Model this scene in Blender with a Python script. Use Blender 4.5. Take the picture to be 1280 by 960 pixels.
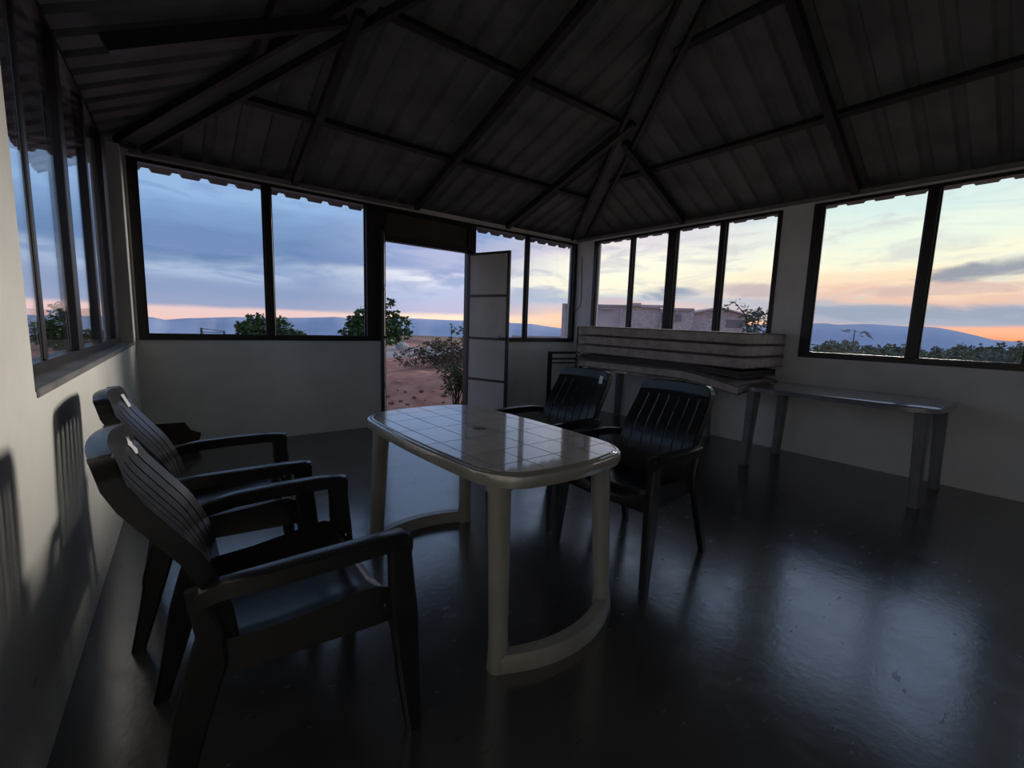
import bpy, bmesh, math, random
from mathutils import Vector, Matrix, noise
random.seed(7)
S = bpy.context.scene
for o in list(bpy.data.objects): bpy.data.objects.remove(o)
COL = S.collection
PI = math.pi

def lin(r, g, b):
    f = lambda c: (c/255/12.92) if c/255 <= 0.04045 else ((c/255+0.055)/1.055)**2.4
    return (f(r), f(g), f(b), 1.0)

# ------------------------------------------------------------------ camera
F_PX, YAW, PITCH, ROLL = 559.38, 0.668, -0.129, 0.032
cam_d = bpy.data.cameras.new('camera'); cam = bpy.data.objects.new('camera', cam_d); COL.objects.link(cam)
fw = Vector((math.sin(YAW)*math.cos(PITCH), math.cos(YAW)*math.cos(PITCH), math.sin(PITCH)))
r0 = Vector((math.cos(YAW), -math.sin(YAW), 0)); u0 = r0.cross(fw)
rt = math.cos(ROLL)*r0 + math.sin(ROLL)*u0; up = -math.sin(ROLL)*r0 + math.cos(ROLL)*u0
cam.matrix_world = Matrix(((rt.x, up.x, -fw.x, -5.160), (rt.y, up.y, -fw.y, -5.024), (rt.z, up.z, -fw.z, 1.22), (0, 0, 0, 1)))
cam_d.sensor_width = 36; cam_d.sensor_fit = 'HORIZONTAL'; cam_d.lens = F_PX/1280*36
cam_d.clip_start = 0.02; cam_d.clip_end = 20000
S.camera = cam

# ------------------------------------------------------------------ view
S.view_settings.view_transform = 'Standard'
S.view_settings.look = 'None'
S.view_settings.gamma = 1
S.view_settings.use_curve_mapping = False
S.view_settings.exposure = 0.25

# ------------------------------------------------------------------ node helper
class NT:
    def __init__(self, tree):
        self.t = tree; self.n = tree.nodes; self.l = tree.links
    def new(self, kind, **kw):
        n = self.n.new(kind)
        for k, v in kw.items(): setattr(n, k, v)
        return n
    def put(self, sock, v):
        if isinstance(v, bpy.types.NodeSocket): self.l.new(v, sock)
        elif v is not None: sock.default_value = v
    def m(self, op, a, b=None, c=None, clamp=False):
        n = self.new('ShaderNodeMath', operation=op, use_clamp=clamp)
        self.put(n.inputs[0], a); self.put(n.inputs[1], b); self.put(n.inputs[2], c)
        return n.outputs[0]
    def smooth(self, v, a, b, lo=0.0, hi=1.0):
        n = self.new('ShaderNodeMapRange', interpolation_type='SMOOTHSTEP')
        self.put(n.inputs[0], v); n.inputs[1].default_value = a; n.inputs[2].default_value = b
        n.inputs[3].default_value = lo; n.inputs[4].default_value = hi
        return n.outputs[0]
    def lerp(self, f, a, b):
        n = self.new('ShaderNodeMix', data_type='RGBA')
        self.put(n.inputs[0], f); self.put(n.inputs[6], a); self.put(n.inputs[7], b)
        return n.outputs[2]
    def xyz(self, x, y, z):
        n = self.new('ShaderNodeCombineXYZ')
        self.put(n.inputs[0], x); self.put(n.inputs[1], y); self.put(n.inputs[2], z)
        return n.outputs[0]
    def noise(self, vec, scale=1.0, detail=4.0, rough=0.55, dist=0.0):
        n = self.new('ShaderNodeTexNoise')
        self.put(n.inputs['Vector'], vec); n.inputs['Scale'].default_value = scale
        n.inputs['Detail'].default_value = detail; n.inputs['Roughness'].default_value = rough
        n.inputs['Distortion'].default_value = dist
        return n.outputs[0]
    def ramp(self, f, stops):
        n = self.new('ShaderNodeValToRGB'); cr = n.color_ramp; cr.interpolation = 'B_SPLINE' if False else 'EASE'
        while len(cr.elements) < len(stops): cr.elements.new(0.5)
        for e, (p, c) in zip(cr.elements, stops): e.position = p; e.color = c
        self.put(n.inputs[0], f)
        return n.outputs[0]

# ------------------------------------------------------------------ dusk sky (by true direction: azimuth from +Y towards +X, elevation)
W = bpy.data.worlds.new('dusk_sky'); S.world = W; W.use_nodes = True
wt = NT(W.node_tree); wt.n.clear()
gen = wt.new('ShaderNodeTexCoord').outputs['Generated']
sp = wt.new('ShaderNodeSeparateXYZ'); wt.put(sp.inputs[0], gen)
DEG = 180/PI
az = wt.m('MULTIPLY', wt.m('ARCTAN2', sp.outputs[0], sp.outputs[1]), DEG)
el = wt.m('MULTIPLY', wt.m('ARCSINE', sp.outputs[2]), DEG)
cx = wt.m('MULTIPLY', sp.outputs[0], 1.0); cy = sp.outputs[1]
# cloud coordinate: direction with elevation stretched, so that clouds lie in flat streaks
cvec = wt.xyz(wt.m('MULTIPLY', cx, 3.2), wt.m('MULTIPLY', cy, 3.2), wt.m('MULTIPLY', el, 0.27))
n1 = wt.noise(cvec, 1.0, 5, 0.5, 0.3)
n2 = wt.noise(wt.xyz(wt.m('MULTIPLY', cx, 7.5), wt.m('MULTIPLY', cy, 7.5), wt.m('MULTIPLY', el, 0.62)), 1.0, 6, 0.6, 0.6)
warp = wt.m('MULTIPLY', wt.m('ADD', wt.m('MULTIPLY', wt.m('SUBTRACT', n1, 0.5), 6.0), wt.m('MULTIPLY', wt.m('SUBTRACT', n2, 0.5), 3.2)), wt.smooth(el, 0.3, 5.0, 0.05, 1.0))
el2 = wt.m('ADD', el, warp)
pos = wt.m('POWER', wt.m('DIVIDE', wt.m('MAXIMUM', el2, 0.0), 90.0, clamp=True), 0.5)   # sqrt scale: more stops near the horizon
P = lambda e: math.sqrt(max(e, 0)/90)
def R_(*st): return [(P(e), lin(*c)) for e, c in st]
rampA = wt.ramp(pos, R_((0, (236, 196, 190)), (0.7, (232, 198, 196)), (1.25, (150, 160, 192)), (2.8, (140, 156, 190)), (5.0, (168, 184, 212)), (7.4, (104, 132, 174)), (9.5, (122, 152, 194)), (12.5, (146, 178, 218)), (24, (126, 152, 190)), (90, (112, 136, 172))))
rampB = wt.ramp(pos, R_((0, (255, 214, 186)), (0.9, (255, 222, 196)), (1.7, (184, 180, 206)), (3.4, (178, 186, 214)), (5.6, (224, 224, 232)), (7.4, (170, 176, 206)), (9.5, (164, 172, 206)), (12.5, (140, 168, 212)), (24, (134, 156, 190)), (90, (112, 136, 172))))
rampC = wt.ramp(pos, R_((0, (255, 196, 158)), (1.4, (255, 210, 178)), (2.4, (226, 200, 198)), (3.6, (200, 204, 214)), (5.0, (255, 246, 218)), (7.5, (252, 246, 228)), (10.0, (222, 212, 222)), (12.5, (204, 206, 224)), (24, (150, 168, 196)), (90, (112, 136, 172))))
rampD = wt.ramp(pos, R_((0, (255, 150, 96)), (1.0, (255, 182, 146)), (1.6, (166, 172, 190)), (3.0, (170, 178, 194)), (4.0, (234, 194, 174)), (5.2, (250, 222, 190)), (7.0, (248, 242, 214)), (10, (232, 242, 226)), (13.5, (212, 230, 228)), (26, (146, 170, 208)), (90, (112, 136, 172))))
c = wt.lerp(wt.smooth(az, 12, 30), rampA, rampB)
c = wt.lerp(wt.smooth(az, 32, 47), c, rampC)
c = wt.lerp(wt.smooth(az, 52, 76), c, rampD)
c = wt.lerp(wt.smooth(az, 112, 168), c, rampA)
# broad cloud mottling
mott = wt.smooth(n2, 0.46, 0.66)
c = wt.lerp(wt.m('MULTIPLY', wt.m('MULTIPLY', mott, 0.5), wt.smooth(el, 1.6, 4.5)), c, wt.lerp(wt.smooth(az, 30, 60), lin(118, 142, 188), lin(196, 196, 200)))
# single clouds over the horizon
def cloud(c, a0, e0, sa, se, slant, col, k):
    da = wt.m('SUBTRACT', az, a0)
    de = wt.m('SUBTRACT', wt.m('SUBTRACT', el, e0), wt.m('MULTIPLY', da, slant))
    q = wt.m('ADD', wt.m('POWER', wt.m('DIVIDE', da, sa), 2.0), wt.m('POWER', wt.m('DIVIDE', de, se), 2.0))
    q = wt.m('ADD', q, wt.m('MULTIPLY', wt.m('SUBTRACT', n2, 0.5), 5.5))
    f = wt.m('MULTIPLY', wt.smooth(q, 0.15, 1.7, 1.0, 0.0), k)
    return wt.lerp(f, c, lin(*col))
for a in [(84.5, 6.2, 4.2, 0.85, 0.14, (146, 152, 166), .95), (81, 4.6, 6, 0.55, 0.03, (206, 178, 176), .7), (79, 2.4, 9, 0.75, 0.0, (150, 160, 180), .8),
          (57.0, 4.4, 3.6, 0.85, 0.05, (150, 160, 182), .95), (65.0, 4.9, 4.2, 0.7, -0.02, (196, 180, 182), .9), (50, 3.2, 4, 0.6, 0.0, (206, 184, 188), .7),
          (42.0, 3.9, 3.6, 0.95, 0.0, (172, 182, 204), .85), (30.5, 5.2, 2.2, 0.6, 0.1, (134, 154, 196), .8), (20, 7.3, 7, 0.7, -0.05, (126, 146, 192), .6), (5, 7.6, 7, 1.0, 0.0, (118, 142, 188), .6)]:
    c = cloud(c, *a)
# under the horizon: plain dim haze
c = wt.lerp(wt.smooth(el, -1.5, -0.2), lin(120, 122, 136), c)
bg = wt.new('ShaderNodeBackground'); wt.put(bg.inputs[0], c); bg.inputs[1].default_value = 1.0
wo = wt.new('ShaderNodeOutputWorld'); wt.l.new(bg.outputs[0], wo.inputs[0])
W.cycles.sampling_method = 'MANUAL'; W.cycles.sample_map_resolution = 1024

# afterglow of the sun that has just set behind the right-hand hills
sun_d = bpy.data.lights.new('afterglow', 'SUN'); sun = bpy.data.objects.new('afterglow', sun_d); COL.objects.link(sun)
SUN_AZ, SUN_EL = math.radians(77), math.radians(8.0)
sdir = Vector((math.sin(SUN_AZ)*math.cos(SUN_EL), math.cos(SUN_AZ)*math.cos(SUN_EL), math.sin(SUN_EL)))
sun.rotation_euler = sdir.to_track_quat('Z', 'Y').to_euler()
sun_d.energy = 2.4; sun_d.angle = math.radians(14); sun_d.color = (1.0, 0.90, 0.80)

# ------------------------------------------------------------------ materials
MATS = {}
def mat(name, col, rough=0.6, spec=0.5, var=0.0, vscale=6.0, col2=None, bump=0.0, bscale=40.0, metal=0.0, stretch=(1, 1, 1)):
    m = bpy.data.materials.new(name); m.use_nodes = True
    t = NT(m.node_tree); b = t.n['Principled BSDF']
    b.inputs['Roughness'].default_value = rough; b.inputs['Metallic'].default_value = metal
    b.inputs['Specular IOR Level'].default_value = spec
    base = (*col, 1) if len(col) == 3 else col
    b.inputs['Base Color'].default_value = base
    tc = t.new('ShaderNodeTexCoord').outputs['Object']
    if stretch != (1, 1, 1):
        mp = t.new('ShaderNodeMapping'); t.put(mp.inputs[0], tc); mp.inputs['Scale'].default_value = stretch; tc = mp.outputs[0]
    if var > 0:
        c2 = col2 or tuple(x*(1-var) for x in base[:3])
        f = t.smooth(t.noise(tc, vscale, 6, 0.6), 0.35, 0.7)
        t.put(b.inputs['Base Color'], t.lerp(f, base, (*c2[:3], 1)))
    if bump > 0:
        bn = t.new('ShaderNodeBump'); bn.inputs['Strength'].default_value = bump; bn.inputs['Distance'].default_value = 0.01
        t.put(bn.inputs['Height'], t.noise(tc, bscale, 4, 0.6)); t.l.new(bn.outputs[0], b.inputs['Normal'])
    MATS[name] = m
    return m

M_wall = mat('white_plaster', (0.84, 0.83, 0.81), 0.75, 0.3, 0.25, 1.6, (0.72, 0.71, 0.69), 0.25, 18)
def damp_wall(name):
    m = mat(name, (0.76, 0.745, 0.70), 0.7, 0.3)
    t = NT(m.node_tree); b = t.n['Principled BSDF']
    tc = t.new('ShaderNodeTexCoord').outputs['Object']; s = t.new('ShaderNodeSeparateXYZ'); t.put(s.inputs[0], tc)
    big = t.noise(tc, 1.5, 5, .6); fine = t.noise(tc, 14, 5, .65)
    c = t.lerp(t.smooth(big, .4, .7), (0.86, 0.845, 0.80, 1), (0.76, 0.745, 0.71, 1))
    # rising damp and scuffs along the foot of the wall, with peeled flecks
    h = t.m('ADD', s.outputs[2], t.m('MULTIPLY', t.m('SUBTRACT', big, .5), .5))
    c = t.lerp(t.m('MULTIPLY', t.smooth(h, .0, .45, 1, 0), .55), c, (0.36, 0.33, 0.30, 1))
    c = t.lerp(t.m('MULTIPLY', t.smooth(fine, .62, .68), t.smooth(h, .08, .4, .9, 0)), c, (0.14, 0.09, 0.07, 1))
    t.put(b.inputs['Base Color'], c)
    bn = t.new('ShaderNodeBump'); bn.inputs['Strength'].default_value = .3; bn.inputs['Distance'].default_value = .01
    t.put(bn.inputs['Height'], t.noise(tc, 16, 5, .6)); t.l.new(bn.outputs[0], b.inputs['Normal'])
    return m
M_damp = damp_wall('damp_stained_plaster')
M_brick = mat('bare_brown_brick', (0.11, 0.075, 0.06), 0.85, 0.2, 0.5, 12, None, .5, 40)

def floor_mat():
    m = mat('polished_cement', (0.1, 0.1, 0.1), 0.2, 0.5)
    t = NT(m.node_tree); b = t.n['Principled BSDF']
    tc = t.new('ShaderNodeTexCoord').outputs['Object']
    big = t.noise(tc, .9, 6, .6); mid = t.noise(tc, 5, 6, .65, .5)
    mp = t.new('ShaderNodeMapping'); t.put(mp.inputs[0], tc); mp.inputs['Scale'].default_value = (9, 26, 1); mp.inputs['Rotation'].default_value = (0, 0, .9)
    fleck = t.noise(mp.outputs[0], 1, 3, .6, .2)
    c = t.lerp(t.smooth(big, .35, .7), (0.060, 0.060, 0.060, 1), (0.036, 0.037, 0.039, 1))
    c = t.lerp(t.m('MULTIPLY', t.smooth(mid, .5, .75), .5), c, (0.085, 0.083, 0.082, 1))
    dark = t.smooth(fleck, .655, .69)
    c = t.lerp(dark, c, (0.012, 0.012, 0.014, 1))
    t.put(b.inputs['Base Color'], c)
    rg = t.m('ADD', t.m('MULTIPLY', mid, .22), .10); b.inputs['IOR'].default_value = 2.8
    rg = t.m('ADD', rg, t.m('MULTIPLY', dark, .12))
    t.put(b.inputs['Roughness'], rg)
    bn = t.new('ShaderNodeBump'); bn.inputs['Strength'].default_value = .045; bn.inputs['Distance'].default_value = .01
    t.put(bn.inputs['Height'], t.m('ADD', mid, t.noise(tc, 30, 3, .5))); t.l.new(bn.outputs[0], b.inputs['Normal'])
    return m
M_floor = floor_mat()
M_sheet = mat('grey_roof_sheet', (0.165, 0.175, 0.17), 0.6, 0.4, 0.4, 2.5, None, .1, 20)
M_steel = mat('dark_painted_steel', (0.028, 0.025, 0.024), 0.45, 0.5, 0.3, 10)
M_frame = mat('dark_brown_window_frame', (0.020, 0.015, 0.013), 0.4, 0.5, 0.3, 10)
M_plate = mat('grey_wall_plate', (0.24, 0.235, 0.23), 0.7, 0.3, 0.3, 5)
M_lintel = mat('dull_tan_board', (0.10, 0.078, 0.055), 0.7, 0.3, 0.3, 3)
M_doorpanel = mat('grey_beige_sheet_metal', (0.50, 0.48, 0.44), 0.5, 0.4, 0.15, 3)
M_black = mat('black_plastic', (0.016, 0.016, 0.017), 0.27, 0.5, 0.0, 8, None, .05, 60)
M_white = mat('white_plastic', (0.31, 0.30, 0.27), 0.25, 0.5, 0.15, 5, None, .02, 30)
M_white2 = mat('old_white_plastic', (0.22, 0.22, 0.235), 0.3, 0.5, 0.3, 5)
M_gloss = M_white.copy(); M_gloss.name = 'glossy_white_tabletop'; M_gloss2 = M_white2.copy(); M_gloss2.name = 'glossy_old_tabletop'
for m_ in (M_gloss, M_gloss2):
    b_ = m_.node_tree.nodes['Principled BSDF']; b_.inputs['Coat Weight'].default_value = 0.9; b_.inputs['Coat IOR'].default_value = 2.2; b_.inputs['Coat Roughness'].default_value = 0.05
M_rust = mat('red_scuffed_rim', (0.32, 0.09, 0.06), .5)
M_hole = mat('umbrella_hole_shade', (0.01, 0.01, 0.01), .8)
M_label = mat('white_sticker', (0.80, 0.80, 0.82), .5)
M_ink = mat('grey_ink', (0.25, 0.25, 0.28), .6)
M_mat = mat('beige_quilted_cloth', (0.60, 0.50, 0.44), 0.9, 0.15, 0.35, 9, None, .4, 60)
M_mat2 = mat('dark_layer_cloth', (0.11, 0.095, 0.09), 0.9, 0.15, 0.3, 9, None, .4, 60)
M_piping = mat('brown_piping', (0.16, 0.12, 0.10), .8)
M_poly = mat('clear_polythene', (0.55, 0.55, 0.58), .2, .6)
M_cable = mat('black_cable', (0.02, 0.02, 0.02), .5)
M_soil = None
M_leaf = mat('dark_green_leaf', (0.045, 0.085, 0.028), .6, .3, .5, 3, (0.09, 0.13, 0.04))
M_leaf2 = mat('olive_leaf', (0.085, 0.10, 0.045), .6, .3, .5, 3, (0.14, 0.15, 0.07))
M_scrub = mat('grey_green_scrub', (0.15, 0.16, 0.13), .8, .2, .5, 3, (0.20, 0.20, 0.16))
M_dry = mat('dry_brush', (0.14, 0.105, 0.075), .9, .2, .5, 3, (0.10, 0.10, 0.06))
M_bark = mat('bark', (0.05, 0.038, 0.03), .9)
M_rock = mat('pale_rock', (0.60, 0.56, 0.54), .85, .3, .3, 4, None, .4, 10)
M_redrock = mat('red_laterite', (0.30, 0.16, 0.125), .9, .2, .4, 6, None, .5, 12)
M_hill = mat('far_hazy_hill', (0.56, 0.60, 0.75), 1.0, 0.0, 0.15, .0015)  # bluish aerial haze is put into the base colour
M_stone = None
M_slab = mat('pinkish_render', (0.68, 0.55, 0.54), .85, .2, .3, 1.2)
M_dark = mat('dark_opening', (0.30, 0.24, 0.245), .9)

def glass_mat():
    m = bpy.data.materials.new('window_glass'); m.use_nodes = True
    t = NT(m.node_tree); t.n.clear()
    tr = t.new('ShaderNodeBsdfTransparent'); tr.inputs[0].default_value = (0.95, 0.96, 0.96, 1)
    gl = t.new('ShaderNodeBsdfGlossy'); gl.inputs['Roughness'].default_value = 0.02; gl.inputs[0].default_value = (1, 1, 1, 1)
    fr = t.new('ShaderNodeFresnel'); fr.inputs[0].default_value = 1.25
    mx = t.new('ShaderNodeMixShader'); t.put(mx.inputs[0], t.m('MULTIPLY', fr.outputs[0], .45)); t.l.new(tr.outputs[0], mx.inputs[1]); t.l.new(gl.outputs[0], mx.inputs[2])
    o = t.new('ShaderNodeOutputMaterial'); t.l.new(mx.outputs[0], o.inputs[0])
    return m
M_glass = glass_mat()

def soil_mat():
    m = mat('red_soil', (0.3, 0.15, 0.12), .95, .1)
    t = NT(m.node_tree); b = t.n['Principled BSDF']
    tc = t.new('ShaderNodeTexCoord').outputs['Object']; s = t.new('ShaderNodeSeparateXYZ'); t.put(s.inputs[0], tc)
    big = t.noise(tc, .35, 5, .6); mid = t.noise(tc, 2.2, 6, .65)
    c = t.lerp(t.smooth(mid, .35, .7), (0.64, 0.31, 0.225, 1), (0.40, 0.175, 0.125, 1))
    # grey gravel track crossing in front of the trees
    q = t.m('ADD', t.m('SUBTRACT', s.outputs[1], t.m('MULTIPLY', s.outputs[0], .45)), t.m('MULTIPLY', t.m('SUBTRACT', big, .5), 9))
    band = t.m('MULTIPLY', t.smooth(q, 10.0, 12.0), t.smooth(q, 17, 21, 1, 0))
    c = t.lerp(t.m('MULTIPLY', band, .85), c, (0.44, 0.41, 0.42, 1))
    dist = t.smooth(s.outputs[0], 14, 30)
    c = t.lerp(t.m('MULTIPLY', dist, t.smooth(big, .3, .6)), c, (0.13, 0.14, 0.09, 1))
    t.put(b.inputs['Base Color'], c)
    bn = t.new('ShaderNodeBump'); bn.inputs['Strength'].default_value = .6; bn.inputs['Distance'].default_value = .05
    t.put(bn.inputs['Height'], t.noise(tc, 7, 6, .7)); t.l.new(bn.outputs[0], b.inputs['Normal'])
    return m
M_soil = soil_mat()
def stone_mat():
    m = mat('pink_stone_masonry', (0.4, 0.3, 0.3), .9, .2)
    t = NT(m.node_tree); b = t.n['Principled BSDF']
    tc = t.new('ShaderNodeTexCoord').outputs['Object']
    v = t.new('ShaderNodeTexVoronoi', feature='DISTANCE_TO_EDGE'); mp = t.new('ShaderNodeMapping'); t.put(mp.inputs[0], tc); mp.inputs['Scale'].default_value = (4.5, 4.5, 7.0)
    t.put(v.inputs['Vector'], mp.outputs[0]); v.inputs['Scale'].default_value = 1
    c = t.lerp(t.smooth(t.noise(tc, 3, 4, .6), .35, .65), (0.66, 0.52, 0.51, 1), (0.54, 0.42, 0.42, 1))
    c = t.lerp(t.smooth(v.outputs[0], .02, .08, .5, 0), c, (0.85, 0.79, 0.77, 1))
    t.put(b.inputs['Base Color'], c)
    return m
M_stone = stone_mat()

# ------------------------------------------------------------------ mesh helpers
def tag(o, label=None, cat=None, group=None, kind=None):
    if label: o['label'] = label
    if cat: o['category'] = cat
    if group: o['group'] = group
    if kind: o['kind'] = kind
    return o
def empty(name, M=None, loc=None, rz=0):
    o = bpy.data.objects.new(name, None); COL.objects.link(o); o.empty_display_size = .1
    if M is not None: o.matrix_world = M
    else: o.location = loc or (0, 0, 0); o.rotation_euler = (0, 0, rz)
    return o
def link(name, bm, m, parent=None, smooth=False, mats=None):
    me = bpy.data.meshes.new(name); bmesh.ops.recalc_face_normals(bm, faces=bm.faces) if not getattr(bm, 'nonorm', False) else None
    bm.to_mesh(me); bm.free()
    for x in (mats or [m]): me.materials.append(x)
    if smooth:
        for p in me.polygons: p.use_smooth = True
        try: me.set_sharp_from_angle(angle=math.radians(40))
        except Exception: pass
    o = bpy.data.objects.new(name, me); COL.objects.link(o)
    if parent is not None: o.parent = parent
    return o
def box(bm, x0, x1, y0, y1, z0, z1):
    v = [bm.verts.new(p) for p in ((x0, y0, z0), (x1, y0, z0), (x1, y1, z0), (x0, y1, z0), (x0, y0, z1), (x1, y0, z1), (x1, y1, z1), (x0, y1, z1))]
    for f in ((0, 3, 2, 1), (4, 5, 6, 7), (0, 1, 5, 4), (1, 2, 6, 5), (2, 3, 7, 6), (3, 0, 4, 7)): bm.faces.new([v[i] for i in f])
    return v
def boxm(x0, x1, y0, y1, z0, z1, bev=0.0, seg=1):
    bm = bmesh.new(); box(bm, x0, x1, y0, y1, z0, z1)
    if bev: bmesh.ops.bevel(bm, geom=bm.edges[:], offset=bev, segments=seg, affect='EDGES', clamp_overlap=True)
    return bm
def beam(bm, p, q, w, h, upv=(0, 0, 1)):
    p = Vector(p); q = Vector(q); d = (q-p).normalized(); s = d.cross(Vector(upv)).normalized(); u = s.cross(d)
    v = []
    for a in (p, q):
        for i, j in ((-1, -1), (1, -1), (1, 1), (-1, 1)): v.append(bm.verts.new(a+s*(w/2*i)+u*(h/2*j)))
    for f in ((0, 1, 2, 3), (7, 6, 5, 4), (0, 4, 5, 1), (1, 5, 6, 2), (2, 6, 7, 3), (3, 7, 4, 0)): bm.faces.new([v[i] for i in f])
def tube(bm, pts, rad, n=8):
    pts = [Vector(p) for p in pts]; rings = []
    rads = rad if isinstance(rad, (list, tuple)) else [rad]*len(pts)
    for i, p in enumerate(pts):
        d = (pts[min(i+1, len(pts)-1)]-pts[max(i-1, 0)]).normalized()
        a = d.cross(Vector((0, 0, 1)) if abs(d.z) < .95 else Vector((1, 0, 0))).normalized(); b = d.cross(a)
        rings.append([bm.verts.new(p+(a*math.cos(2*PI*k/n)+b*math.sin(2*PI*k/n))*rads[i]) for k in range(n)])
    for r, s in zip(rings, rings[1:]):
        for k in range(n): bm.faces.new((r[k], r[(k+1) % n], s[(k+1) % n], s[k]))
    bm.faces.new(rings[0][::-1]); bm.faces.new(rings[-1])
def sweep(bm, secs, cap=True):
    """secs: list of closed loops of points with equal count"""
    rings = [[bm.verts.new(p) for p in s] for s in secs]; n = len(rings[0])
    for r, s in zip(rings, rings[1:]):
        for k in range(n): bm.faces.new((r[k], r[(k+1) % n], s[(k+1) % n], s[k]))
    if cap: bm.faces.new(rings[0][::-1]); bm.faces.new(rings[-1])
def copy_tree(o, parent=None):
    c_ = o.copy(); COL.objects.link(c_)
    for k in ('label', 'group'):
        if parent is None and k in c_: del c_[k]
    if parent is not None: c_.parent = parent
    for ch in list(o.children): copy_tree(ch, c_)
    return c_

# ------------------------------------------------------------------ room dimensions
L, LY, LA = 5.32, 7.82, -0.0417
SB, SR, Z0 = 0.34, 0.50, 2.625           # slopes of the roof planes and height of the sheet over the wall line
K = SB/SR                                # hip: distance along x per distance along y
def frame_mat(ox, oy, ang): return Matrix.Translation((ox, oy, 0)) @ Matrix.Rotation(ang, 4, 'Z')
F_back = frame_mat(0, 0, 0)              # local x along the wall, local y outwards
F_right = frame_mat(0, 0, -PI/2)         # local x = distance from the far corner
F_left = frame_mat(-L, 0, PI/2+LA)       # local x = minus the distance from the far corner
F_rear = frame_mat(0, -LY, PI)
def wall(name, M, x0, x1, z1, holes, th, m):
    xs = sorted({x0, x1, *[h[0] for h in holes], *[h[1] for h in holes]}); zs = sorted({-.15, 0, z1, *[h[2] for h in holes], *[h[3] for h in holes]})
    def solid(i, j):
        if i < 0 or j < 0 or i >= len(xs)-1 or j >= len(zs)-1: return False
        a = (xs[i]+xs[i+1])/2; b = (zs[j]+zs[j+1])/2
        return not any(h[0] < a < h[1] and h[2] < b < h[3] for h in holes)
    bm = bmesh.new(); V = {}
    def v(i, y, j):
        k = (i, y, j)
        if k not in V: V[k] = bm.verts.new((xs[i], th*y, zs[j]))
        return V[k]
    for i in range(len(xs)-1):
        for j in range(len(zs)-1):
            if not solid(i, j): continue
            bm.faces.new((v(i, 0, j), v(i+1, 0, j), v(i+1, 0, j+1), v(i, 0, j+1)))
            bm.faces.new((v(i, 1, j), v(i, 1, j+1), v(i+1, 1, j+1), v(i+1, 1, j)))
            if not solid(i-1, j): bm.faces.new((v(i, 0, j), v(i, 0, j+1), v(i, 1, j+1), v(i, 1, j)))
            if not solid(i+1, j): bm.faces.new((v(i+1, 0, j), v(i+1, 1, j), v(i+1, 1, j+1), v(i+1, 0, j+1)))
            if not solid(i, j-1): bm.faces.new((v(i, 0, j), v(i, 1, j), v(i+1, 1, j), v(i+1, 0, j)))
            if not solid(i, j+1): bm.faces.new((v(i, 0, j+1), v(i+1, 0, j+1), v(i+1, 1, j+1), v(i, 1, j+1)))
    o = link(name, bm, m); o.matrix_world = M; o['kind'] = 'structure'
    return o
SILL, HEAD = 1.0, 2.50
wall('wall_back', F_back, -L-.02, 0, 2.56, [(-5.30, -3.15, SILL, HEAD), (-3.15, -1.93, 0, HEAD), (-1.93, -.0, SILL, HEAD)], .15, M_wall)
wall('wall_right', F_right, -.15, LY, 2.53, [(.36, 2.93, SILL, HEAD), (3.22, 4.83, SILL, HEAD), (5.15, 6.9, SILL, HEAD)], .15, M_wall)
wall('wall_left', F_left, -LY-.3, 0, 2.53, [(-3.17, -.20, .985, 2.53), (-6.9, -5.7, .985, 2.53)], .18, M_damp)
wall('wall_rear', F_rear, -.15, L+.5, 2.56, [], .15, M_wall)
fl = link('floor', boxm(-L-.42, 0, -LY, 0, -.15, 0), M_floor); tag(fl, kind='structure')

# patch of fallen plaster low on the back wall by the left corner
pb = bmesh.new()
pp = [(-5.27, .0), (-4.93, .02), (-4.90, .13), (-4.98, .17), (-5.02, .245), (-5.27, .25)]
sweep(pb, [[(x, -.012, z) for x, z in pp], [(x, .0, z) for x, z in pp]])
o = link('trim_3', pb, M_brick); tag(o, kind='structure')

# ------------------------------------------------------------------ windows
def window(name, M, x0, x1, z0, z1, posts, yf=.03, depth=.07, fw_=.06, m=M_frame, panes=True, bw=.045, sash=True):
    """posts: (x, width) of uprights between the ends; the frame stands from local y=yf to yf+depth"""
    w = empty(name, M); w['kind'] = 'structure'
    bm = bmesh.new()
    box(bm, x0, x0+fw_, yf, yf+depth, z0, z1); box(bm, x1-fw_, x1, yf, yf+depth, z0, z1)
    box(bm, x0+fw_, x1-fw_, yf, yf+depth, z0, z0+bw); box(bm, x0+fw_, x1-fw_, yf, yf+depth, z1-.03, z1)
    link('window_frame', bm, m, w)
    for x, wd, *dp in posts:
        b2 = boxm(x-wd/2, x+wd/2, yf-(.012 if wd > .08 else 0), yf+(dp[0] if dp else depth-.01), z0+bw, z1-.03, .004); link('mullion', b2, m, w)
    ed = [x0+fw_]; 
    for x, wd, *dp in posts: ed += [x-wd/2, x+wd/2]
    ed.append(x1-fw_)
    if panes:
        for i in range(0, len(ed), 2):
            yy = yf+((.03+(.012 if (i//2) % 2 else 0)) if sash else .006)
            link('pane', boxm(ed[i]-.004, ed[i+1]+.004, yy, yy+.004, z0+bw-.004, z1-.026), M_glass, w)
            # slim sash round each pane
            if not sash: continue
            b3 = bmesh.new(); a, b = ed[i], ed[i+1]; s = .012
            box(b3, a, b, yy-.008, yy+.012, z0+bw, z0+bw+s); box(b3, a, a+s, yy-.008, yy+.012, z0+bw+s, z1-.03); box(b3, b-s, b, yy-.008, yy+.012, z0+bw+s, z1-.03)
            link('sash', b3, m, w)
    return w
window('window_1', F_back, -5.30, -3.15, SILL, HEAD, [(-4.275, .07), (-3.262, .106)], yf=-.02, depth=.08)
window('window_2', F_back, -1.93, -.005, SILL, HEAD, [(-.985, .055)], yf=-.02, depth=.08, fw_=.055)
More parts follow.
